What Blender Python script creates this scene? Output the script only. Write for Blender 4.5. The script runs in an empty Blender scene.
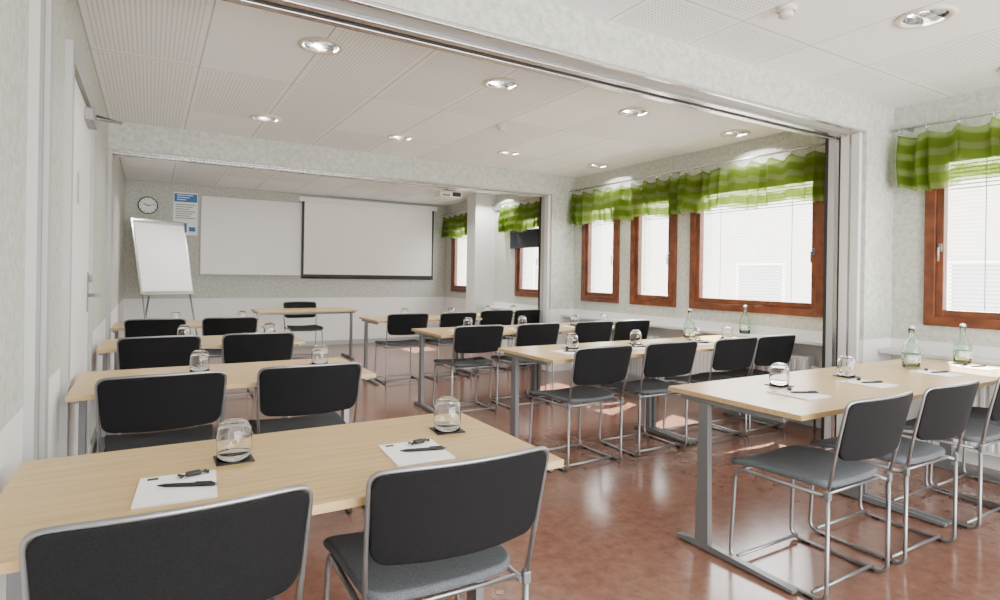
import bpy, bmesh, math, random
from mathutils import Vector, Matrix
random.seed(7)
PI = math.pi
SC = bpy.context.scene
COL = SC.collection

# ------------------------------------------------------------------ materials
def newmat(name):
    m = bpy.data.materials.new(name); m.use_nodes = True
    nt = m.node_tree
    return m, nt, nt.nodes['Principled BSDF'], nt.nodes['Material Output']
def setp(b, **k):
    names = dict(color='Base Color', rough='Roughness', metal='Metallic', trans='Transmission Weight', ior='IOR',
                 spec='Specular IOR Level', sheen='Sheen Weight', coat='Coat Weight')
    for a, v in k.items():
        s = b.inputs[names[a]]
        s.default_value = (*v, 1) if a == 'color' else v
def simple(name, color, rough=.5, metal=0, **k):
    m, nt, b, o = newmat(name); setp(b, color=color, rough=rough, metal=metal, **k)
    n = nt.nodes.new('ShaderNodeTexNoise'); n.inputs['Scale'].default_value = 6 if metal else 40
    tc = nt.nodes.new('ShaderNodeTexCoord'); nt.links.new(tc.outputs['Object'], n.inputs['Vector'])
    mr = nt.nodes.new('ShaderNodeMapRange'); mr.inputs['To Min'].default_value = max(0, rough-.02); mr.inputs['To Max'].default_value = min(1, rough+.02)
    nt.links.new(n.outputs['Fac'], mr.inputs['Value']); nt.links.new(mr.outputs['Result'], b.inputs['Roughness'])
    return m
def mottled(name, c1, c2, scale=30, rough=.6, stretch=(1,1,1), bump=0, detail=4, coords='Object', lo=.35, hi=.65, spec=.5, nr=.5):
    m, nt, b, o = newmat(name); setp(b, rough=rough, spec=spec)
    tc = nt.nodes.new('ShaderNodeTexCoord'); mp = nt.nodes.new('ShaderNodeMapping'); mp.inputs['Scale'].default_value = stretch
    n = nt.nodes.new('ShaderNodeTexNoise'); n.inputs['Scale'].default_value = scale; n.inputs['Detail'].default_value = detail; n.inputs['Roughness'].default_value = nr
    cr = nt.nodes.new('ShaderNodeValToRGB'); cr.color_ramp.elements[0].color = (*c1, 1); cr.color_ramp.elements[1].color = (*c2, 1)
    cr.color_ramp.elements[0].position = lo; cr.color_ramp.elements[1].position = hi
    L = nt.links.new
    L(tc.outputs[coords], mp.inputs['Vector']); L(mp.outputs['Vector'], n.inputs['Vector']); L(n.outputs['Fac'], cr.inputs['Fac']); L(cr.outputs['Color'], b.inputs['Base Color'])
    if bump:
        bp = nt.nodes.new('ShaderNodeBump'); bp.inputs['Strength'].default_value = bump; bp.inputs['Distance'].default_value = .002
        L(n.outputs['Fac'], bp.inputs['Height']); L(bp.outputs['Normal'], b.inputs['Normal'])
    return m
def wallpaper():
    m, nt, b, o = newmat('wallpaper'); setp(b, rough=.7)
    L = nt.links.new
    tc = nt.nodes.new('ShaderNodeTexCoord'); n = nt.nodes.new('ShaderNodeTexNoise'); n.inputs['Scale'].default_value = 26; n.inputs['Detail'].default_value = 8; n.inputs['Roughness'].default_value = .75
    cr = nt.nodes.new('ShaderNodeValToRGB'); cr.color_ramp.elements[0].position = .40; cr.color_ramp.elements[1].position = .60
    cr.color_ramp.elements[0].color = (.405, .425, .375, 1); cr.color_ramp.elements[1].color = (.56, .575, .53, 1)
    sx = nt.nodes.new('ShaderNodeSeparateXYZ'); gt = nt.nodes.new('ShaderNodeMath'); gt.operation = 'LESS_THAN'; gt.inputs[1].default_value = .84
    mx = nt.nodes.new('ShaderNodeMix'); mx.data_type = 'RGBA'; mx.inputs['B'].default_value = (.76, .76, .745, 1)
    L(tc.outputs['Object'], n.inputs['Vector']); L(n.outputs['Fac'], cr.inputs['Fac']); L(tc.outputs['Object'], sx.inputs['Vector']); L(sx.outputs['Z'], gt.inputs[0])
    L(gt.outputs[0], mx.inputs['Factor']); L(cr.outputs['Color'], mx.inputs['A']); L(mx.outputs['Result'], b.inputs['Base Color'])
    return m
def ceiling_mat():
    m, nt, b, o = newmat('ceiling_panels'); setp(b, rough=.8)
    L = nt.links.new
    def math_(op, a=None, bb=None):
        x = nt.nodes.new('ShaderNodeMath'); x.operation = op
        for i, v in enumerate((a, bb)):
            if v is None: continue
            if isinstance(v, (int, float)): x.inputs[i].default_value = v
            else: L(v, x.inputs[i])
        return x.outputs[0]
    tc = nt.nodes.new('ShaderNodeTexCoord'); s = nt.nodes.new('ShaderNodeSeparateXYZ'); L(tc.outputs['Object'], s.inputs['Vector'])
    X = math_('DIVIDE', math_('ADD', s.outputs['X'], .34), .6); Y = math_('DIVIDE', math_('ADD', s.outputs['Y'], 1.6), 1.2)
    fx = math_('FRACT', X); fy = math_('FRACT', Y)
    line = math_('MAXIMUM', math_('LESS_THAN', fx, .014), math_('LESS_THAN', fy, .007))
    cb = nt.nodes.new('ShaderNodeCombineXYZ'); L(math_('FLOOR', X), cb.inputs['X']); L(math_('FLOOR', Y), cb.inputs['Y'])
    wn = nt.nodes.new('ShaderNodeTexWhiteNoise'); L(cb.outputs['Vector'], wn.inputs['Vector'])
    sel = math_('GREATER_THAN', wn.outputs['Value'], .5)
    px = math_('SUBTRACT', math_('FRACT', math_('MULTIPLY', s.outputs['X'], 42)), .5); py = math_('SUBTRACT', math_('FRACT', math_('MULTIPLY', s.outputs['Y'], 42)), .5)
    r2 = math_('ADD', math_('MULTIPLY', px, px), math_('MULTIPLY', py, py))
    dot = math_('LESS_THAN', r2, .055)
    ins = math_('MULTIPLY', math_('MULTIPLY', math_('GREATER_THAN', fx, .06), math_('LESS_THAN', fx, .95)), math_('MULTIPLY', math_('GREATER_THAN', fy, .03), math_('LESS_THAN', fy, .97)))
    hole = math_('MULTIPLY', math_('MULTIPLY', dot, sel), ins)
    dark = math_('MAXIMUM', math_('MULTIPLY', line, .6), math_('MULTIPLY', hole, .6))
    mx = nt.nodes.new('ShaderNodeMix'); mx.data_type = 'RGBA'; mx.inputs['A'].default_value = (.885, .93, .94, 1); mx.inputs['B'].default_value = (.2, .2, .2, 1)
    L(dark, mx.inputs['Factor']); L(mx.outputs['Result'], b.inputs['Base Color'])
    return m
def curtain_mat():
    m, nt, b, o = newmat('green_voile'); nt.nodes.remove(b)
    L = nt.links.new
    tc = nt.nodes.new('ShaderNodeTexCoord'); s = nt.nodes.new('ShaderNodeSeparateXYZ'); L(tc.outputs['UV'], s.inputs['Vector'])
    a = nt.nodes.new('ShaderNodeMath'); a.operation = 'MULTIPLY'; a.inputs[1].default_value = 2*PI*3.3; L(s.outputs['Y'], a.inputs[0])
    f = nt.nodes.new('ShaderNodeMath'); f.operation = 'SINE'; L(a.outputs[0], f.inputs[0])
    g = nt.nodes.new('ShaderNodeMapRange'); g.interpolation_type = 'SMOOTHSTEP'; g.inputs['From Min'].default_value = .0; g.inputs['From Max'].default_value = .75; L(f.outputs[0], g.inputs['Value'])
    G = g.outputs['Result']
    c = nt.nodes.new('ShaderNodeMix'); c.data_type = 'RGBA'; c.inputs['A'].default_value = (.15, .235, .03, 1); c.inputs['B'].default_value = (.31, .40, .14, 1); L(G, c.inputs['Factor'])
    d = nt.nodes.new('ShaderNodeBsdfDiffuse'); t = nt.nodes.new('ShaderNodeBsdfTranslucent'); L(c.outputs['Result'], d.inputs['Color']); L(c.outputs['Result'], t.inputs['Color'])
    m1 = nt.nodes.new('ShaderNodeMixShader'); m1.inputs[0].default_value = .6; L(d.outputs[0], m1.inputs[1]); L(t.outputs[0], m1.inputs[2])
    tc_ = nt.nodes.new('ShaderNodeMix'); tc_.data_type = 'RGBA'; tc_.inputs['A'].default_value = (.30, .42, .08, 1); tc_.inputs['B'].default_value = (.6, .7, .36, 1); L(G, tc_.inputs['Factor'])
    tr = nt.nodes.new('ShaderNodeBsdfTransparent'); L(tc_.outputs['Result'], tr.inputs['Color'])
    mr = nt.nodes.new('ShaderNodeMapRange'); mr.inputs['To Min'].default_value = .34; mr.inputs['To Max'].default_value = .56; L(G, mr.inputs['Value'])
    m2 = nt.nodes.new('ShaderNodeMixShader'); L(mr.outputs['Result'], m2.inputs[0]); L(m1.outputs[0], m2.inputs[1]); L(tr.outputs[0], m2.inputs[2]); L(m2.outputs[0], o.inputs['Surface'])
    return m
def pane_mat():
    m, nt, b, o = newmat('window_glass'); nt.nodes.remove(b); L = nt.links.new
    t = nt.nodes.new('ShaderNodeBsdfTransparent'); g = nt.nodes.new('ShaderNodeBsdfGlossy'); g.inputs['Roughness'].default_value = .02
    mx = nt.nodes.new('ShaderNodeMixShader'); mx.inputs[0].default_value = .06; L(t.outputs[0], mx.inputs[1]); L(g.outputs[0], mx.inputs[2]); L(mx.outputs[0], o.inputs['Surface'])
    return m
def slat_mat():
    m, nt, b, o = newmat('blind_slat'); nt.nodes.remove(b); L = nt.links.new
    d = nt.nodes.new('ShaderNodeBsdfDiffuse'); d.inputs['Color'].default_value = (.34, .34, .34, 1); t = nt.nodes.new('ShaderNodeBsdfTranslucent'); t.inputs['Color'].default_value = (.3, .3, .3, 1)
    mx = nt.nodes.new('ShaderNodeMixShader'); mx.inputs[0].default_value = .15; L(d.outputs[0], mx.inputs[1]); L(t.outputs[0], mx.inputs[2]); L(mx.outputs[0], o.inputs['Surface'])
    return m
def emis(name, col, s):
    m, nt, b, o = newmat(name); setp(b, color=col); b.inputs['Emission Color'].default_value = (*col, 1); b.inputs['Emission Strength'].default_value = s
    return m

M = dict(
    paper=wallpaper(), ceil=ceiling_mat(), curtain=curtain_mat(), pane=pane_mat(), slat=slat_mat(),
    floor=mottled('linoleum', (.125, .056, .038), (.225, .112, .078), 15, .19, bump=.006, detail=12, spec=.65, lo=.3, hi=.7, nr=.68),
    birch=mottled('birch', (.47, .31, .125), (.58, .41, .195), 9, .28, stretch=(.35, 6, 6), detail=5),
    birch_edge=mottled('birch_edge', (.46, .30, .13), (.54, .38, .19), 12, .4, stretch=(.3, 4, 4)),
    redwood=mottled('red_wood', (.09, .026, .011), (.17, .052, .020), 10, .3, stretch=(3, 1, 1)),
    steel=simple('grey_steel', (.29, .29, .295), .32, .85), chrome=simple('chrome', (.6, .6, .59), .16, 1),
    legpaint=simple('grey_leg', (.18, .185, .19), .38, .4),
    alu=simple('aluminium', (.62, .62, .61), .25, .9), white=simple('white_paint', (.82, .82, .81), .45), offwhite=simple('off_white', (.66, .665, .65), .5),
    greypaint=simple('grey_paint', (.40, .41, .40), .5), midgrey=simple('mid_grey_paint', (.22, .22, .215), .45),
    black=simple('black_plastic', (.008, .008, .009), .5), backfab=mottled('back_fabric', (.0035, .0035, .004), (.009, .009, .010), 300, .8, bump=.15, spec=.2),
    seatfab=mottled('seat_fabric', (.065, .073, .083), (.13, .14, .153), 350, .9, bump=.4, spec=.2),
    sheet=simple('sheet_white', (.88, .88, .87), .6), screen=simple('screen_cloth', (.86, .85, .81), .8), board=simple('whiteboard', (.74, .73, .70), .3),
    blue=simple('poster_blue', (.03, .16, .42), .6), greyink=simple('grey_ink', (.25, .28, .3), .7),
    glass=simple('clear_glass', (1, 1, 1), .03, 0, trans=1.0, ior=1.45), bottleglass=simple('bottle_glass', (.84, .94, .88), .03, 0, trans=1.0, ior=1.4),
    label=mottled('bottle_label', (.1, .3, .18), (.75, .8, .75), 40, .6), facade=mottled('facade', (.38, .37, .35), (.43, .42, .4), 3, .8), dark=simple('dark_gap', (.015, .015, .015), .7),
    facwin=simple('facade_window', (.24, .25, .26), .4), lamp=emis('lamp_glow', (1, .95, .85), 3), navy=simple('navy_cloth', (.015, .02, .035), .8), cream=simple('cream_plastic', (.66, .62, .53), .5),
)

# ------------------------------------------------------------------ mesh building
class MB:
    def __init__(s): s.v = []; s.f = []; s.sm = []; s.uv = None
    def add(s, vs, fs, smooth=False):
        n = len(s.v); s.v += [tuple(v) for v in vs]; s.f += [tuple(i+n for i in f) for f in fs]; s.sm += [smooth]*len(fs); return s
    def box(s, x0, x1, y0, y1, z0, z1, bev=0):
        if bev <= 0:
            v = [(x, y, z) for x in (x0, x1) for y in (y0, y1) for z in (z0, z1)]
            return s.add(v, [(0,1,3,2), (4,6,7,5), (0,4,5,1), (2,3,7,6), (0,2,6,4), (1,5,7,3)])
        bm = bmesh.new(); bmesh.ops.create_cube(bm, size=1)
        for q in bm.verts: q.co = Vector(((x0+x1)/2+q.co.x*(x1-x0), (y0+y1)/2+q.co.y*(y1-y0), (z0+z1)/2+q.co.z*(z1-z0)))
        bmesh.ops.bevel(bm, geom=bm.edges[:], offset=bev, segments=2, profile=.5, affect='EDGES')
        bm.verts.index_update()
        s.add([q.co[:] for q in bm.verts], [[q.index for q in f.verts] for f in bm.faces]); bm.free(); return s
    def tube(s, pts, r, n=10, closed=False, flat=None):
        P = [Vector(p) for p in pts]; m = len(P); vs = []; fs = []
        up = None
        for i, p in enumerate(P):
            if closed: t = P[(i+1) % m]-P[i-1]
            else: t = P[min(i+1, m-1)]-P[max(i-1, 0)]
            t.normalize()
            if up is None:
                a = Vector((0,0,1)) if abs(t.z) < .9 else Vector((1,0,0))
                up = (a-t*a.dot(t)).normalized()
            else: up = (up-t*up.dot(t)).normalized()
            sd = t.cross(up)
            for k in range(n):
                a = 2*PI*k/n; vs.append(p+up*math.cos(a)*r+sd*math.sin(a)*r)
        for i in range(m if closed else m-1):
            j = (i+1) % m
            for k in range(n): fs.append((i*n+k, i*n+(k+1) % n, j*n+(k+1) % n, j*n+k))
        s.add(vs, fs, True)
        if not closed:
            s.add([vs[k] for k in range(n)], [tuple(range(n))[::-1]]); s.add(vs[-n:], [tuple(range(n))])
        return s
    def lathe(s, prof, c=(0,0,0), n=24, axis='z', smooth=True):
        vs = []; fs = []; m = len(prof)
        for r, z in prof:
            for k in range(n):
                a = 2*PI*k/n; q = (r*math.cos(a), r*math.sin(a), z)
                if axis == 'x': q = (q[2], q[0], q[1])
                if axis == 'y': q = (q[0], q[2], q[1])
                vs.append((c[0]+q[0], c[1]+q[1], c[2]+q[2]))
        for i in range(m-1):
            for k in range(n): fs.append((i*n+k, i*n+(k+1) % n, (i+1)*n+(k+1) % n, (i+1)*n+k))
        return s.add(vs, fs, smooth)
    def xf(s, mat):
        s.v = [tuple(mat @ Vector(v)) for v in s.v]; return s
    def build(s, name, mat, parent=None, loc=None, recalc=True):
        me = bpy.data.meshes.new(name); me.from_pydata(s.v, [], s.f); me.update()
        for p, q in zip(me.polygons, s.sm): p.use_smooth = q
        if s.uv:
            ul = me.uv_layers.new(name='UVMap')
            for l in me.loops: ul.data[l.index].uv = s.uv[l.vertex_index]
        bm = bmesh.new(); bm.from_mesh(me)
        if not s.uv: bmesh.ops.remove_doubles(bm, verts=bm.verts, dist=1e-6)
        if recalc: bmesh.ops.recalc_face_normals(bm, faces=bm.faces)
        bm.to_mesh(me); bm.free()
        me.materials.append(M[mat])
        o = bpy.data.objects.new(name, me); COL.objects.link(o)
        if parent: o.parent = parent
        if loc: o.location = loc
        return o
def B(x0, x1, y0, y1, z0, z1, bev=0): return MB().box(x0, x1, y0, y1, z0, z1, bev)
def fillet(pts, rad, n=6):
    P = [Vector(p) for p in pts]; out = [P[0]]
    for i in range(1, len(P)-1):
        a, b, c = P[i-1], P[i], P[i+1]; d1 = (a-b); d2 = (c-b)
        r = min(rad, d1.length*.45, d2.length*.45); p1 = b+d1.normalized()*r; p2 = b+d2.normalized()*r
        for k in range(n+1):
            t = k/n; out.append(p1*(1-t)**2+b*2*t*(1-t)+p2*t*t)
    out.append(P[-1]); return out
def pad(w, h, T, r, re, fn):
    """upholstered pad: fn(a, b, n) -> xyz, a across, b along, n thickness offset"""
    def axis(L):
        e = [0, .08*re, .3*re, .65*re, re]; inner = [r] if r > re else []
        k = 8; a0 = max(r, re)
        s_ = [-L/2+q for q in e+inner]; mid = [-L/2+a0+(L-2*a0)*i/k for i in range(1, k)]
        if r > re: s_ += [-L/2+re+(r-re)*q for q in (.33, .66)]
        return sorted(set([round(q, 6) for q in s_+mid+[-q for q in s_]]))
    A, Bx = axis(w), axis(h); mb = MB(); vs = []
    na, nb = len(A), len(Bx)
    for sgn in (1, -1):
        for b in Bx:
            for a in A:
                d = min(w/2-abs(a), h/2-abs(b)); q = min(d/re, 1); th = T/2*math.sqrt(max(0, 1-(1-q)**2))
                x, y = a, b; cx, cy = w/2-r, h/2-r
                if abs(a) > cx and abs(b) > cy:
                    u, v = (abs(a)-cx)/r, (abs(b)-cy)/r; l = math.hypot(u, v); mm = max(u, v)
                    if l > 0: x = math.copysign(cx+r*u*mm/l, a); y = math.copysign(cy+r*v*mm/l, b)
                vs.append(fn(x, y, sgn*th))
    fs = []
    for g in (0, 1):
        o = g*na*nb
        for j in range(nb-1):
            for i in range(na-1):
                f = (o+j*na+i, o+j*na+i+1, o+(j+1)*na+i+1, o+(j+1)*na+i); fs.append(f if g == 0 else f[::-1])
    mb.add(vs, fs, True); return mb
def thing(name, label, cat, loc=(0,0,0), rz=0, group=None):
    o = bpy.data.objects.new(name, None); COL.objects.link(o); o.location = loc; o.rotation_euler = (0, 0, rz); o.empty_display_size = .1
    o['label'] = label; o['category'] = cat
    if group: o['group'] = group
    return o
def tag(o, label, cat, group=None):
    o['label'] = label; o['category'] = cat
    if group: o['group'] = group
    return o
def struct(o, label=None, cat=None):
    o['kind'] = 'structure'
    if label: o['label'] = label
    if cat: o['category'] = cat
    return o
def dup(root, loc, label, rz=0, group=None):
    r = root.copy(); COL.objects.link(r); r.location = loc; r.rotation_euler = (0, 0, rz); r['label'] = label
    if group: r['group'] = group
    for ch in list(root.children):
        c = ch.copy(); COL.objects.link(c); c.parent = r
        for g in list(ch.children):
            d = g.copy(); COL.objects.link(d); d.parent = c
    return r
class Kind:   # first placement moves the original, later ones copy it
    def __init__(s, root): s.root = root; s.used = False
    def put(s, loc, label, rz=0):
        if not s.used:
            s.used = True; s.root.location = loc; s.root.rotation_euler = (0, 0, rz); s.root['label'] = label; return s.root
        return dup(s.root, loc, label, rz)

# ------------------------------------------------------------------ dimensions
XL, XR, YB, YF, ZC = -.34, 5.0, -3.4, 10.5, 2.64
ROW = [1.39, 3.07, 4.76, 6.46]; RN = ['front', 'second', 'third', 'fourth']
LXS = [.86, 2.12, 3.39, 4.66]; LYS = [1.47, 3.57, 5.52, 8.2]
BEAMS = [(2.37, 2.68, 2.41), (6.4, 6.66, 2.385)]

# ------------------------------------------------------------------ shell
struct(B(XL-.2, XR+.3, YB, YF+.2, -.1, 0).build('floor', 'floor'), 'glossy red brown linoleum floor of the meeting room', 'floor')
cm = MB(); S_ = .13; R_ = .100
def flat(x0, x1, y0, y1): cm.add([(x0, y0, ZC), (x0, y1, ZC), (x1, y1, ZC), (x1, y0, ZC)], [(0, 1, 2, 3)])
x0_, x1_ = XL-.2, XR+.3; y = YB
for ly in LYS:
    flat(x0_, x1_, y, ly-S_); x = x0_
    for lx in LXS:
        flat(x, lx-S_, ly-S_, ly+S_); x = lx+S_
        n = 40; vs = []
        for k in range(n):
            a = 2*PI*k/n; c_, s_ = math.cos(a), math.sin(a); q = S_/max(abs(c_), abs(s_))
            vs += [(lx+c_*q, ly+s_*q, ZC), (lx+c_*R_, ly+s_*R_, ZC), (lx+c_*R_, ly+s_*R_, ZC+.12)]
        cm.add(vs, [f for k in range(n) for f in ((3*k, 3*k+1, (3*k+4) % (3*n), (3*k+3) % (3*n)), (3*k+1, 3*k+2, (3*k+5) % (3*n), (3*k+4) % (3*n)))])
    flat(x, x1_, ly-S_, ly+S_); y = ly+S_
flat(x0_, x1_, y, YF+.2)
cm.box(x0_, x1_, YB, YF+.2, ZC+.12, ZC+.2)
struct(cm.build('ceiling', 'ceil', recalc=False), 'white panelled ceiling with perforated acoustic tiles', 'ceiling')
struct(B(XL-.2, XL, YB, YF+.2, 0, ZC).build('wall_left', 'paper'), 'left wall in pale mottled wallpaper above white dado', 'wall')
struct(B(XL, XR+.3, YF, YF+.2, 0, ZC).build('wall_back', 'paper'), 'far wall behind whiteboard and projection screen', 'wall')
WZ0, WZ1 = .98, 2.30
WINS = [(.65, 2.12), (2.92, 4.34), (4.58, 5.25), (5.5, 6.18), (7.15, 7.85), (9.33, 10.15), (-2.3, -.3)]  # last opening is out of view, added to bring in side daylight
w = MB(); y = YB
for a, b in sorted(WINS):
    w.box(XR, XR+.3, y, a, 0, ZC); w.box(XR, XR+.3, a, b, 0, WZ0); w.box(XR, XR+.3, a, b, WZ1, ZC); y = b
w.box(XR, XR+.3, y, YF, 0, ZC)
struct(w.build('wall_right', 'paper'), 'window wall on the right in pale mottled wallpaper', 'wall')
for i, (y0, y1, zb) in enumerate(BEAMS):
    struct(B(XL, XR, y0, y1, zb, ZC-.001).build('trim_%d' % (i+1), 'paper'), ['near', 'far'][i]+' wallpapered ceiling beam carrying the partition track', 'beam')
    ym = y0+(y1-y0)*.6
    tr = struct(B(XL+.01, 4.59, y0+.004, y1-.004, zb-.010, zb-.001).build('trim_%d' % (i+3), 'greypaint'), 'grey soffit with sliding partition track under the %s beam' % ['near', 'far'][i], 'track')
    B(XL+.01, 4.55, ym-.070, ym-.024, zb-.034, zb-.010, .003).build('rail', 'alu', tr); B(XL+.01, 4.55, ym+.024, ym+.070, zb-.034, zb-.010, .003).build('rail', 'alu', tr)
    B(XL+.01, 4.55, ym-.024, ym+.024, zb-.014, zb-.010).build('slot', 'dark', tr)
    B(XL+.01, 4.55, y0+.004, y0+.03, zb-.016, zb-.010, .002).build('edge_profile', 'alu', tr)
struct(B(4.6, XR, 2.37, 2.68, 0, 2.41).build('trim_5', 'paper'), 'wallpapered pilaster at the right end of the near beam', 'pilaster')
struct(B(4.62, XR, 6.4, 6.66, 0, 2.385).build('trim_6', 'paper'), 'wallpapered pilaster at the right end of the far beam', 'pilaster')
struct(B(4.62, XR, 8.55, 8.85, 0, ZC-.001).build('trim_7', 'offwhite'), 'white column between the two far windows', 'pilaster')
for i, (a, b, zt) in enumerate(BEAMS):
    j = MB().box(XL, XL+.028, a, a+.08, 0, zt-.012).box(XL, XL+.028, b-.08, b, 0, zt-.012)
    jo = struct(j.build('trim_%d' % (8+i), 'greypaint'), 'grey partition jamb on the left wall under the %s beam' % ['near', 'far'][i], 'jamb')
    B(XL, XL+.012, a+.08, b-.08, 0, zt-.012).build('channel', 'midgrey', jo)
bl = MB()
for a, b in ((YB, 2.36), (2.69, 3.2), (4.6, 6.38), (6.68, YF)): bl.box(XL, XL+.012, a, b, 0, .08)
struct(bl.build('baseboard_left', 'greypaint')); struct(B(XL+.02, XR, YF-.012, YF, 0, .08).build('baseboard_back', 'greypaint'))

# windows
def ring(y0, y1, z0, z1, wd, x0, x1):
    m = MB(); m.box(x0, x1, y0, y0+wd, z0, z1, .004).box(x0, x1, y1-wd, y1, z0, z1, .004).box(x0, x1, y0+wd, y1-wd, z0, z0+wd, .004).box(x0, x1, y0+wd, y1-wd, z1-wd, z1, .004); return m
wl = ['near window at the right edge with a metal handle', 'wide red wood window beside the partition pilaster', 'narrow red wood window in the middle of three', 'narrow red wood window nearest the far beam', 'red wood window past the far partition', 'red wood window beside the projection screen', 'unseen red wood window added beside the camera for daylight']
for i, (a, b) in enumerate(WINS):
    root = struct(thing('window_%d' % (i+1), wl[i], 'window', (XR, (a+b)/2, WZ0)))
    h = (b-a)/2; H = WZ1-WZ0
    ring(-h-.02, h+.02, -.02, H+.02, .07, -.03, .06).build('window_frame', 'redwood', root)
    ring(-h+.05, h-.05, .05, H-.05, .05, -.012, .05).build('sash', 'redwood', root)
    B(.02, .026, -h+.10, h-.10, .10, H-.10).build('pane', 'pane', root)
    s = MB(); z = .11
    while z < H-.11:
        s.add([(.045, -h+.105, z), (.045, h-.105, z), (.066, h-.105, z+.013), (.066, -h+.105, z+.013)], [(0,1,2,3)]); z += .029
    s.box(.04, .07, -h+.105, h-.105, H-.13, H-.10)
    for yy in (-h*.55, h*.55): s.box(.042, .044, yy-.003, yy+.003, .11, H-.12)
    s.build('blind', 'slat', root)
    hd = MB(); yy = h-.08 if i in (0,) else -h+.08
    hd.box(-.022, -.012, yy-.012, yy+.012, H*.42-.03, H*.42+.03, .003); hd.tube([(-.02, yy, H*.42), (-.05, yy, H*.42), (-.05, yy, H*.42-.1)], .007)
    hd.build('handle', 'steel', root)
for i, (a, b) in enumerate([(-.3, 2.36), (2.69, 6.39), (6.67, 8.54)]):
    struct(B(4.79, XR, a, b, .735, .765, .004).build('trim_%d' % (10+i), 'offwhite'), ['near', 'middle', 'far'][i]+' white shelf running below the windows', 'shelf')
def radiator(name_l, yc, L):
    r = thing('radiator', name_l, 'radiator', (4.9, yc, .12), 0, 'white radiators under the window shelf')
    B(-.05, .05, -L/2, L/2, 0, .5, .008).build('panel', 'offwhite', r)
    f = MB(); n = int(L/.05)
    for k in range(n):
        y = -L/2+.03+(L-.06)*k/(n-1); f.box(-.058, -.05, y-.012, y+.012, .03, .47)
    f.build('convector_ribs', 'white', r)
    MB().tube([(0, -L/2-.004, .4), (0, -L/2-.07, .4)], .022, 14).build('valve', 'white', r)
    MB().tube([(0, -L/2-.035, .4), (0, -L/2-.035, -.12)], .009).build('pipe', 'steel', r)
    for s_ in (-1, 1): B(.04, .098, s_*L*.35-.02, s_*L*.35+.02, .1, .3).build('bracket', 'steel', r)
radiator('white radiator under the near window at the right edge', 1.4, 1.3)
radiator('white radiator under the wide middle section window', 3.6, 1.3)
radiator('white radiator under the two narrow windows', 5.4, 1.3)
radiator('white radiator under the window beyond the far beam', 7.5, .8)

# door on left wall
d = struct(thing('door_1', 'white door with lever handle in left wall', 'door', (XL, 3.9, 0)))
B(0, .012, -.55, .55, .01, 2.22, .003).build('leaf', 'white', d)
m = MB().box(0, .03, -.64, -.565, 0, 2.31).box(0, .03, .565, .64, 0, 2.31).box(0, .03, -.565, .565, 2.235, 2.31); m.build('door_frame', 'greypaint', d)
MB().box(0, .004, -.565, -.55, 0, 2.235).box(0, .004, .55, .565, 0, 2.235).box(0, .004, -.55, .55, 2.22, 2.235).build('gap', 'dark', d)
m = MB().box(.012, .018, .44, .48, 1.02, 1.26, .002).tube(fillet([(.015, .46, 1.12), (.07, .46, 1.12), (.07, .32, 1.12)], .015), .011); m.build('handle', 'midgrey', d)
MB().lathe([(0, .018), (.022, .018), (.022, .034), (.014, .038), (0, .038)], (0, .46, 1.22), axis='x').build('lock', 'midgrey', d)
m = MB().box(.012, .055, .12, .40, 2.12, 2.19, .004).tube([(.05, .3, 2.17), (.17, .5, 2.2), (.03, .6, 2.25)], .009); m.build('door_closer', 'steel', d)
B(.012, .015, -.22, -.12, 1.62, 1.78).build('sign_plate', 'greypaint', d)

# ------------------------------------------------------------------ folded partitions (slim stacks on the pilaster flanks)
def partition(label, x1, y0, y1, zt, strips):
    r = thing('folding_partition', label, 'partition', (x1, (y0+y1)/2, 0))
    h = (y1-y0)/2; n = len(strips); y = -h
    for wd, mt in strips:
        dy = wd*2*h
        B(-.04, -.001, y, y+dy-.003, .01, zt-.014, .002).build('panel', mt, r); y += dy
    B(-.03, -.001, -h, h, 0, .01).build('floor_guide', 'alu', r)
    return r
partition('slim folded partition on the flank of the near pilaster', 4.6, 2.40, 2.665, 2.41, [(.24, 'offwhite'), (.06, 'alu'), (.24, 'offwhite'), (.04, 'dark'), (.12, 'alu'), (.20, 'greypaint'), (.10, 'dark')])
partition('slim folded partition on the flank of the far pilaster', 4.62, 6.43, 6.645, 2.385, [(.40, 'offwhite'), (.38, 'greypaint'), (.22, 'dark')])

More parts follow.
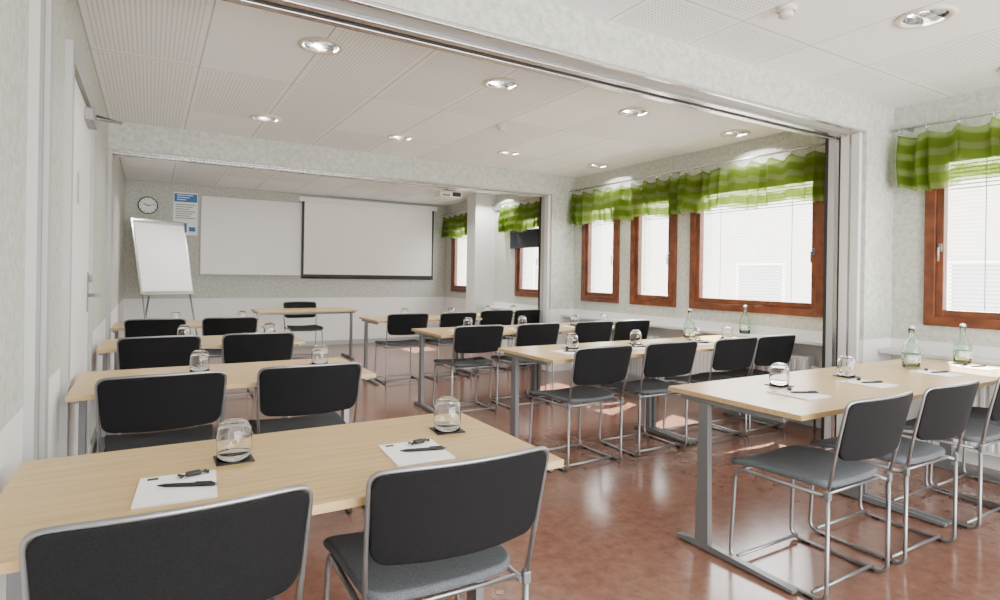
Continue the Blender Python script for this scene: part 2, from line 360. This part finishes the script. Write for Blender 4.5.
# ------------------------------------------------------------------ curtains
def curtain(label, y0, y1, seed):
    rnd = random.Random(seed); L = y1-y0
    r = thing('curtain', label, 'curtain', (4.905, (y0+y1)/2, 2.405))
    nu, nv = int(L*150), 18; vs = []; uv = []
    ph = [rnd.uniform(0, 6.28) for _ in range(4)]; ns = max(3, round(L/.21)); hook = L/ns
    for jv in range(nv+1):
        v = jv/nv
        for iu in range(nu+1):
            u = iu/nu; y = -L/2+L*u; e = min(u, 1-u)*L
            sc = abs(math.sin(PI*y/hook+PI*L/2/hook))
            zt = -.040*sc**1.3
            zb = -.43-.025*math.sin(2*PI*y/.7+ph[0])+.03*math.exp(-(e/.12)**2)
            z = zt*(1-v)+zb*v
            amp = (.018+.018*v)*(1+.8*math.exp(-(e/.16)**2))
            ph_ = 2*PI*y/.14+ph[2]+2.0*math.sin(2*PI*y/.53+ph[3])+.5*math.sin(3*v+ph[1])
            x = amp*math.sin(ph_)+.2*amp*math.sin(2*ph_+v*2)-.03*sc*math.sin(v*PI)
            yy = y+.010*math.sin(2*PI*y/.21+v*2)
            vs.append((x, yy, z-.004*v*math.cos(ph_))); uv.append((u, v+.04*math.sin(2*PI*y/.8+ph[1])))
    fs = [(j*(nu+1)+i, j*(nu+1)+i+1, (j+1)*(nu+1)+i+1, (j+1)*(nu+1)+i) for j in range(nv) for i in range(nu)]
    c = MB(); c.add(vs, fs, True); c.uv = uv; c.build('voile', 'curtain', r)
    for k in range(ns+1):
        y = -L/2+hook*k; y = max(-L/2+.02, min(L/2-.02, y))
        MB().tube([(.0+.024*math.cos(a), y, .022+.024*math.sin(a)) for a in [2*PI*q/14 for q in range(14)]], .003, 6, True).build('ring', 'alu', r)
curt = [('green striped voile curtain over the near right window', .5, 2.3), ('wide green voile curtain beside the near partition pilaster', 2.76, 4.36), ('short green voile curtain over the middle narrow window', 4.38, 5.36),
        ('short green voile curtain beside the far beam', 5.38, 6.3), ('green voile curtain just beyond the far partition', 7.0, 8.25), ('green voile curtain beside the projection screen', 9.2, 10.35)]
for k, (l, a, b) in enumerate(curt): curtain(l, a, b, k+3)
for k, (a, b) in enumerate([(.3, 2.34), (2.71, 6.38), (6.8, 8.5), (8.9, 10.45)]):
    r = thing('curtain_rod', ['curtain rod above the near right window', 'long curtain rod above three windows', 'curtain rod beyond the far beam', 'curtain rod beside the projection screen'][k], 'curtain rod', (4.905, (a+b)/2, 2.441))
    h = (b-a)/2; MB().tube([(0, -h, 0), (0, h, 0)], .010).build('rod', 'alu', r)
    for y in ([-h+.1, h-.1]+([0] if h > 1.2 else [])):
        MB().box(0, .095, y-.01, y+.01, -.01, .01).build('bracket', 'steel', r)
rb = thing('roller_blind', 'black roller blind partly lowered over the window beyond the far beam', 'blind', (4.965, 7.6, 1.73))
B(-.01, 0, -.4, .4, 0, .24).build('cloth', 'navy', rb); MB().tube([(-.002, -.41, .25), (-.002, .41, .25)], .016).build('roller', 'black', rb); B(-.014, .006, -.4, .4, -.02, 0, .003).build('bottom_bar', 'black', rb)
MB().box(0, .035, -.43, -.41, .23, .27).box(0, .035, .41, .43, .23, .27).build('bracket', 'black', rb)

# ------------------------------------------------------------------ ceiling fittings
dl = thing('ceiling_downlight', 'x', 'ceiling light', (0,0,0), 0, 'recessed chrome downlights')
MB().lathe([(.130, 0), (.133, -.006), (.126, -.011), (.108, -.012), (.098, -.006), (.098, .004)], n=40).build('trim_ring', 'cream', dl)
MB().lathe([(.098, 0), (.094, .03), (.082, .06), (.06, .085), (.03, .1), (0, .102)], n=40).build('reflector', 'chrome', dl)
for s_ in (-1, 1): MB().tube(fillet([(-.075, .024*s_, .052), (.05, .024*s_, .052), (.065, .012*s_, .052)], .01, 3), .009, 10).build('bulb', 'lamp', dl)
for q in (-.045, 0, .045):
    L_ = math.sqrt(.096**2-q*q); B(-L_, L_, q-.0015, q+.0015, -.002, .022).build('louvre_bar', 'chrome', dl)
K = Kind(dl)
sec = {1.47: 'in the near section', 3.57: 'in the middle section, near row', 5.52: 'in the middle section, far row', 8.2: 'added out of sight in the far section'}  # far section row is hidden from view, added to brighten that section
xs = dict(zip(LXS, ['first from the left wall', 'second from the left wall', 'third from the left wall', 'beside the windows']))
for y, n in sec.items():
    for x, n2 in xs.items():
        K.put((x, y, ZC-.001), 'round chrome downlight %s, %s' % (n, n2))
        la = bpy.data.lights.new('downlight_lamp', 'AREA'); la.shape = 'DISK'; la.size = .04; la.energy = 42 if y > 8 else 24 if y > 3 else 7; la.color = (1, .98, .95)
        lo = bpy.data.objects.new('downlight_lamp', la); lo.location = (x, y, ZC+.035); COL.objects.link(lo)
sd = thing('smoke_detector', 'x', 'smoke detector', (0,0,0), 0, 'smoke detectors')
MB().lathe([(.05, 0), (.052, -.012), (.04, -.022)], n=24).build('base', 'cream', sd); MB().lathe([(.034, -.02), (.036, -.04), (.026, -.05), (0, -.052)], n=24).build('sensor', 'cream', sd)
K = Kind(sd); K.put((2.71, 1.79, ZC-.001), 'cream smoke detector on ceiling in front of the near beam'); K.put((2.71, 4.55, ZC-.001), 'cream smoke detector on ceiling between the two beams')

pj = thing('projector', 'white ceiling projector hanging in front of the screen', 'projector', (3.64, 7.6, 2.42))
B(-.17, .17, -.13, .13, -.05, .05, .018).build('body', 'white', pj); MB().lathe([(0, .125), (.042, .125), (.046, .15), (.033, .15), (.028, .14), (0, .14)], (.08, 0, 0), axis='y').build('lens', 'black', pj)
MB().tube([(0, 0, .05), (0, 0, ZC-2.42)], .022).lathe([(.06, ZC-2.42), (.06, ZC-2.435), (0, ZC-2.435)]).box(-.1, .1, -.08, .08, .05, .065).build('mount', 'steel', pj)
B(.02, .15, -.134, -.128, -.03, .03).build('vent', 'dark', pj); B(-.14, -.02, -.133, -.128, -.035, -.005).build('connector_panel', 'midgrey', pj)

# ------------------------------------------------------------------ far wall items
c = thing('wall_clock', 'round black rimmed wall clock high on the far wall', 'clock', (-.04, YF, 2.27))
MB().lathe([(0, 0), (.13, 0), (.134, -.03), (.124, -.035), (.119, -.02)], axis='y', n=40).build('rim', 'black', c)
MB().lathe([(.120, -.02), (0, -.02)], axis='y', n=40, smooth=False).build('face', 'sheet', c)
t = MB()
for k in range(12):
    q = MB().box(-.004, .004, -.023, -.021, .09, .112); q.xf(Matrix.Rotation(k*PI/6, 4, 'Y')); t.add(q.v, q.f)
t.build('markings', 'black', c)
q = MB().box(-.006, .006, -.026, -.023, -.02, .065); q.xf(Matrix.Rotation(-1.2, 4, 'Y')); q.build('hour_hand', 'black', c)
q = MB().box(-.004, .004, -.029, -.026, -.02, .095); q.xf(Matrix.Rotation(1.4, 4, 'Y')); q.build('minute_hand', 'black', c)

wb = thing('whiteboard', 'long wall mounted whiteboard behind the projection screen', 'whiteboard', (2.72, YF, 1.23))
B(-2.03, 2.03, -.018, 0, 0, 1.25).build('board', 'board', wb)
MB().box(-2.042, 2.042, -.022, 0, -.012, 0).box(-2.042, 2.042, -.022, 0, 1.25, 1.262).box(-2.042, -2.03, -.022, 0, 0, 1.25).box(2.03, 2.042, -.022, 0, 0, 1.25).build('frame', 'greypaint', wb)
B(-1.9, -.6, -.06, -.02, -.03, -.02).build('pen_tray', 'greypaint', wb)
ps = thing('projection_screen', 'pull down projection screen with black border', 'projection screen', (3.48, YF-.06, 1.2))
B(-1.24, 1.24, -.002, .002, 0, 1.31).build('black_border', 'black', ps)
B(-1.2, 1.2, -.005, -.002, .05, 1.31).build('screen_cloth', 'screen', ps)
B(-1.3, 1.3, -.04, .059, 1.31, 1.39, .01).build('cassette', 'white', ps); MB().tube([(-1.24, 0, -.01), (1.24, 0, -.01)], .014).build('bottom_bar', 'black', ps)

po = thing('poster', 'white and blue information poster left of whiteboard', 'poster', (.47, YF-.002, 1.84))
B(-.17, .17, -.003, 0, 0, .67).build('sheet', 'sheet', po)
MB().box(-.16, .16, -.006, -.003, .52, .65).build('blue_header', 'blue', po)
t = MB()
for k in range(3): t.box(-.12, .1-.05*k, -.008, -.006, .62-.035*k, .632-.035*k)
t.build('header_lines', 'sheet', po)
t = MB()
for k in range(7): t.box(-.14, .14-.04*(k % 3), -.005, -.003, .47-.035*k, .484-.035*k)
t.build('text_lines', 'greyink', po)
B(-.15, .02, -.005, -.003, .04, .19).build('picture', 'blue', po); B(.05, .14, -.005, -.003, .06, .13).build('picture', 'blue', po)

fc = thing('flip_chart', 'white flip chart on tripod beside the far left wall', 'flip chart', (.2, 8.9, 0), .5)
tl = Matrix.Translation((0, 0, 1.0)) @ Matrix.Rotation(-.25, 4, 'X')
B(-.35, .35, -.01, .01, -.04, .98).xf(tl).build('board', 'alu', fc); B(-.33, .33, -.022, -.01, .0, .92, .002).xf(tl).build('paper_pad', 'sheet', fc)
B(-.33, .33, -.03, -.008, .92, .95, .003).xf(tl).build('clamp_bar', 'greypaint', fc); B(-.35, .35, -.06, .0, -.05, -.035).xf(tl).build('pen_tray', 'alu', fc)
for p in ([(-.3, .12, 1.4), (-.34, -.25, 0.012)], [(.3, .12, 1.4), (.34, -.25, 0.012)], [(0, .2, 1.7), (0, .7, 0.012)]):
    l = MB().tube(p, .012).build('leg', 'steel', fc); MB().tube([(p[1][0], p[1][1], 0), (p[1][0], p[1][1], .04)], .015).build('rubber_foot', 'black', l)

# ------------------------------------------------------------------ chair
ch = thing('stacking_chair', 'x', 'chair', (0,0,0), 0, 'black and grey stacking chairs')
HW = .243
def seat_fn(a, b, n):
    y = b+.245; z = .452+n-.025*max(0, (y-.30)/.17)**2+.010*(abs(a)/.21)**2
    return (a*(1+.06*(y-.245)/.22), y, z)
pad(.46, .46, .028, .07, .012, seat_fn).build('seat', 'seatfab', ch)
def bow(x): return -.045*(1-(x/HW)**2)
def back_y(z): return -.075*max(0, (z-.45))/.35
def back_fn(a, b, n):
    z = .704+b; return (a*(1+.035*(b/.12)), bow(a)+back_y(z)+n, z-.006*(a/HW)**2-(.012*(1-(a/HW)**2) if b < 0 else 0)*(-b/.115))
pad(.476, .234, .014, .04, .005, back_fn).build('backrest', 'backfab', ch)
def bkline():
    pts = [(-HW+.012, 0, .44), (-HW+.002, back_y(.62), .62), (-HW-.004, back_y(.82), .815)]
    n = 8
    for k in range(1, n): x = -HW+2*HW*k/n; pts.append((x, bow(x)+back_y(.82), .825-.006*(x/HW)**2))
    pts += [(HW+.004, back_y(.82), .815), (HW-.002, back_y(.62), .62), (HW-.012, 0, .44)]
    return fillet(pts, .040, 4)
MB().tube(bkline(), .0068, 10).build('back_frame', 'steel', ch)
for s_ in (-1, 1):
    x = (HW-.012)*s_
    MB().tube(fillet([(x, 0, .46), (x, 0, .0095), (x, .445, .0095), (x*.95, .43, .42), (x*.95, .0, .425)], .05, 6), .0086, 10).build('side_frame', 'steel', ch)
    B(x-.012, x+.012, .05, .09, 0, .012, .002).build('floor_glide', 'black', ch); B(x-.012, x+.012, .34, .38, 0, .012, .002).build('floor_glide', 'black', ch)
    B(x-.012, x+.012, -.011, .011, .415, .45, .004).build('link_clip', 'legpaint', ch)
for y_, z_, xx in ((.40, .42, .215), (.03, .425, .222), (.41, .026, .226), (.06, .026, .226)):
    MB().tube([(-xx, y_, z_), (xx, y_, z_)], .0075, 8).build('crossbar', 'steel', ch)
CH = Kind(ch)

# ------------------------------------------------------------------ tables
def make_table(L):
    t = thing('conference_table', 'x', 'table', (0,0,0), 0, 'birch conference tables')
    B(0, L, 0, .70, .715, .738, .002).build('tabletop', 'birch', t)
    MB().box(-.0015, 0, .001, .699, .716, .737).box(L, L+.0015, .001, .699, .716, .737).box(.001, L-.001, -.0015, 0, .716, .737).box(.001, L-.001, .70, .7015, .716, .737).build('edge_band', 'birch_edge', t)
    for x in (.022, L-.022):
        m = MB()
        m.add([(x+a*.015, .49+b*q, z) for z, q in ((.03, .038), (.69, .024)) for a, b in ((-1,-1), (1,-1), (1,1), (-1,1))], [(0,3,2,1), (4,5,6,7), (0,1,5,4), (1,2,6,5), (2,3,7,6), (3,0,4,7)])
        m.box(x-.015, x+.015, .08, .63, .69, .715, .003)
        l = m.build('leg', 'legpaint', t)
        f = MB(); f.add([(x+a*.018, y, z) for y, zt in ((.03, .022), (.45, .038), (.53, .038), (.64, .022)) for a in (-1, 1) for z in (.008, zt)],
              [(0,2,3,1), (12,13,15,14)]+[q for k in range(3) for q in ((4*k, 4*k+4, 4*k+6, 4*k+2), (4*k+1, 4*k+3, 4*k+7, 4*k+5), (4*k, 4*k+1, 4*k+5, 4*k+4), (4*k+2, 4*k+6, 4*k+7, 4*k+3))])
        f.build('foot', 'legpaint', l)
        for y in (.05, .61): MB().lathe([(0, 0), (.014, 0), (.016, .009), (0, .009)], (x, y, 0), n=12).build('glide', 'black', l)
    B(.037, L-.037, .45, .49, .675, .71, .002).build('crossbeam', 'legpaint', t)
    return Kind(t)
TL = make_table(1.36); TS = make_table(1.14)
LX, RX = -.30, 2.245; RX2 = RX+1.363
for i, (y, n) in enumerate(zip(ROW, RN)):
    TL.put((LX, y, 0), 'birch topped table with grey legs, %s row beside the left wall' % n)
    TL.put((RX, y, 0), 'birch topped table with grey legs, %s row right of the aisle' % n)
    TS.put((RX2, y+(.27 if i == 3 else 0), 0), 'birch topped table with grey legs, %s row end table by the windows' % n)
TL.put((1.27+1.36, 9.2, 0), 'birch topped presenter table in front of the projection screen', PI)
CH.put((2.0, 9.3, 0), 'black stacking chair behind the presenter table facing the room', PI)

# ------------------------------------------------------------------ table ware
gl = thing('drinking_glass', 'x', 'glass', (0,0,0), 0, 'upturned drinking glasses')
MB().lathe([(.0425, 0), (.0445, 0), (.048, .022), (.048, .055), (.0445, .086), (.036, .104), (.02, .112), (0, .113)], n=32).lathe([(.0425, 0), (.0455, .022), (.0455, .055), (.0415, .084), (.033, .098), (.018, .102), (0, .1025)], n=32).build('tumbler', 'glass', gl)
GL = Kind(gl)
co = B(-.05, .05, -.05, .05, 0, .004, .0015).build('coaster', 'black'); tag(co, 'x', 'coaster', 'black coasters'); CO = Kind(co)
np_ = thing('notepad', 'x', 'notepad', (0,0,0), 0, 'white notepads')
B(-.088, .088, -.105, .105, 0, .005, .001).build('sheets', 'sheet', np_); B(-.07, -.045, .075, .092, .005, .0055).build('printed_mark', 'black', np_)
NP = Kind(np_)
pe = thing('pen', 'x', 'pen', (0,0,0), 0, 'black ballpoint pens')
MB().lathe([(0, -.07), (.0015, -.068), (.0045, -.05), (.0052, .03), (.005, .062), (.003, .068), (0, .068)], (0, 0, .0053), n=14, axis='x').build('barrel', 'black', pe)
MB().box(.02, .06, -.0015, .0015, .010, .0125).box(.055, .06, -.0015, .0015, .008, .0125).build('clip', 'black', pe); MB().lathe([(.003, .068), (.003, .074), (0, .074)], (0, 0, .0053), n=10, axis='x').build('button', 'steel', pe)
PE = Kind(pe)
sw = thing('wrapped_sweet', 'x', 'sweet', (0,0,0), 0, 'black wrapped sweets')
B(-.019, .019, -.010, .010, .001, .013, .005).build('sweet_body', 'black', sw)
for s_ in (-1, 1):
    MB().add([(s_*.016, 0, .006), (s_*.034, -.013, .003), (s_*.038, -.004, .010), (s_*.038, .005, .004), (s_*.034, .013, .009)], [(0,1,2), (0,2,3), (0,3,4)]).build('wrapper_twist', 'black', sw)
SW = Kind(sw)
bo = thing('water_bottle', 'x', 'bottle', (0,0,0), 0, 'clear glass water bottles')
MB().lathe([(0, 0), (.044, 0), (.049, .006), (.050, .10), (.047, .125), (.030, .165), (.0175, .19), (.0145, .235), (.0165, .238), (.0165, .248), (.0125, .248), (.012, .19), (.026, .165), (.043, .123), (.0465, .10), (.0455, .01), (0, .008)], n=32).build('glass_body', 'bottleglass', bo)
MB().lathe([(.0508, .04), (.0508, .088)], n=32).build('label_band', 'label', bo)
MB().lathe([(.012, .241), (.012, .250), (.017, .252), (.015, .264), (0, .267)], n=18).build('stopper', 'white', bo)
MB().tube(fillet([(0, -.0172, .212), (0, -.019, .258), (0, 0, .272), (0, .019, .258), (0, .0172, .212)], .01, 3), .0015, 6).build('swing_wire', 'steel', bo)
BO = Kind(bo)

seats = [(.065, 'left', 'wall seat'), (.70, 'left', 'aisle seat'), (2.575, 'right', 'aisle seat'), (3.225, 'right', 'second seat from aisle'), (3.925, 'right', 'third seat from aisle'), (4.442, 'right', 'window seat')]
TZ = .738
for ri, (y0, n) in enumerate(zip(ROW, RN)):
    for si, (x, blk, sn) in enumerate(seats):
        if ri == 0 and si >= 2: x = (2.530, 3.15, 3.902, 4.422)[si-2]
        y = y0+(.27 if ri == 3 and si >= 4 else 0)
        dx = random.uniform(-.01, .01) if si < 4 else 0; dy = random.uniform(-.015, 0); rz = random.uniform(-.04, .04) if si < 4 else random.uniform(-.008, .008)
        if ri == 0: dy = dy*.3+(.015 if si < 2 else -.06)
        if ri == 0 and si == 2: dx = 0; rz = 0
        CH.put((x+dx, y-.02+dy, 0), 'black backed stacking chair, %s row of %s block, %s' % (n, blk, sn), rz)
        where = 'at the %s of the %s row, %s block' % (sn, n, blk)
        r = random.uniform(-.05, .05); px_ = x+(.115 if (ri == 0 and si >= 2) else 0)
        NP.put((px_, y+.265, TZ), 'white notepad '+where, r-.03)
        PE.put((px_+.02+random.uniform(-.01, .01), y+.255, TZ+.005), 'black pen on notepad '+where, random.uniform(-.5, -.2))
        if ri < 2: SW.put((px_+.04, y+.335, TZ+.005), 'black wrapped sweet '+where, random.uniform(.2, .6))
        cx = px_+((.13 if ri == 0 and si >= 2 else .17) if si not in (5,) else .08)
        if ri == 0 and si < 2: cx += (-.02, .025)[si]
        if (ri, si) in ((0, 4), (0, 5)):
            continue
        CO.put((cx, y+.45, TZ), 'square black coaster '+where, random.uniform(-.2, .2))
        GL.put((cx, y+.45, TZ+.004), 'upturned glass '+where)
BO.put((4.13, 1.84, TZ), 'clear water bottle on the front right table, nearer the aisle')
BO.put((4.685, 1.78, TZ), 'clear water bottle on the front right table, nearer the windows')
BO.put((4.23, 3.70, TZ), 'clear water bottle on far edge of the second row table')
BO.put((4.88, 3.6, .765), 'clear water bottle standing on the white window shelf')

# ------------------------------------------------------------------ outside
fb = thing('office_building', 'pale office building seen through the window blinds', 'building', (19, 12, -4))
B(0, 3, -22, 22, 0, 9).build('wall', 'facade', fb)
for k in range(12):
    for z in (1.2, 4.4):
        f = ring(-20+3.4*k, -18+3.4*k, z, z+1.5, .12, -.05, .02).build('window', 'offwhite', fb)
        B(-.01, .01, -19.88+3.4*k, -18.12+3.4*k, z+.12, z+1.38).build('pane', 'facwin', f)

# ------------------------------------------------------------------ light
wd = bpy.data.worlds.new('world'); SC.world = wd; wd.use_nodes = True
bg = wd.node_tree.nodes['Background']; bg.inputs['Color'].default_value = (1, .995, .98, 1); bg.inputs['Strength'].default_value = 15.5
sun = bpy.data.lights.new('sun', 'SUN'); sun.energy = 120; sun.angle = .01; sun.color = (1, .95, .86)
so = bpy.data.objects.new('sun', sun); COL.objects.link(so)
dv = Vector((-.7, -.3, -1)).normalized(); so.rotation_euler = dv.to_track_quat('-Z', 'Y').to_euler()
for a, b in WINS:
    p = bpy.data.lights.new('portal', 'AREA'); p.shape = 'RECTANGLE'; p.size = WZ1-WZ0; p.size_y = b-a; p.cycles.is_portal = True
    o = bpy.data.objects.new('portal', p); o.location = (XR+.28, (a+b)/2, (WZ0+WZ1)/2); o.rotation_euler = (0, PI/2, 0); COL.objects.link(o)
p = bpy.data.lights.new('portal', 'AREA'); p.shape = 'RECTANGLE'; p.size = XR-XL; p.size_y = ZC; p.cycles.is_portal = True
o = bpy.data.objects.new('portal', p); o.location = ((XR+XL)/2, YB-.02, ZC/2); o.rotation_euler = (PI/2, 0, 0); COL.objects.link(o)

# ------------------------------------------------------------------ camera
cd = bpy.data.cameras.new('camera'); cam = bpy.data.objects.new('camera', cd); COL.objects.link(cam)
cd.sensor_width = 36; cd.lens = .586*36; cd.shift_y = -.0245; cd.clip_start = .02
cam.matrix_world = Matrix.Translation((0, 0, 1.28)) @ Matrix.Rotation(math.radians(-30.85), 4, 'Z') @ Matrix.Rotation(PI/2, 4, 'X') @ Matrix.Rotation(math.radians(.9), 4, 'Z')
SC.camera = cam
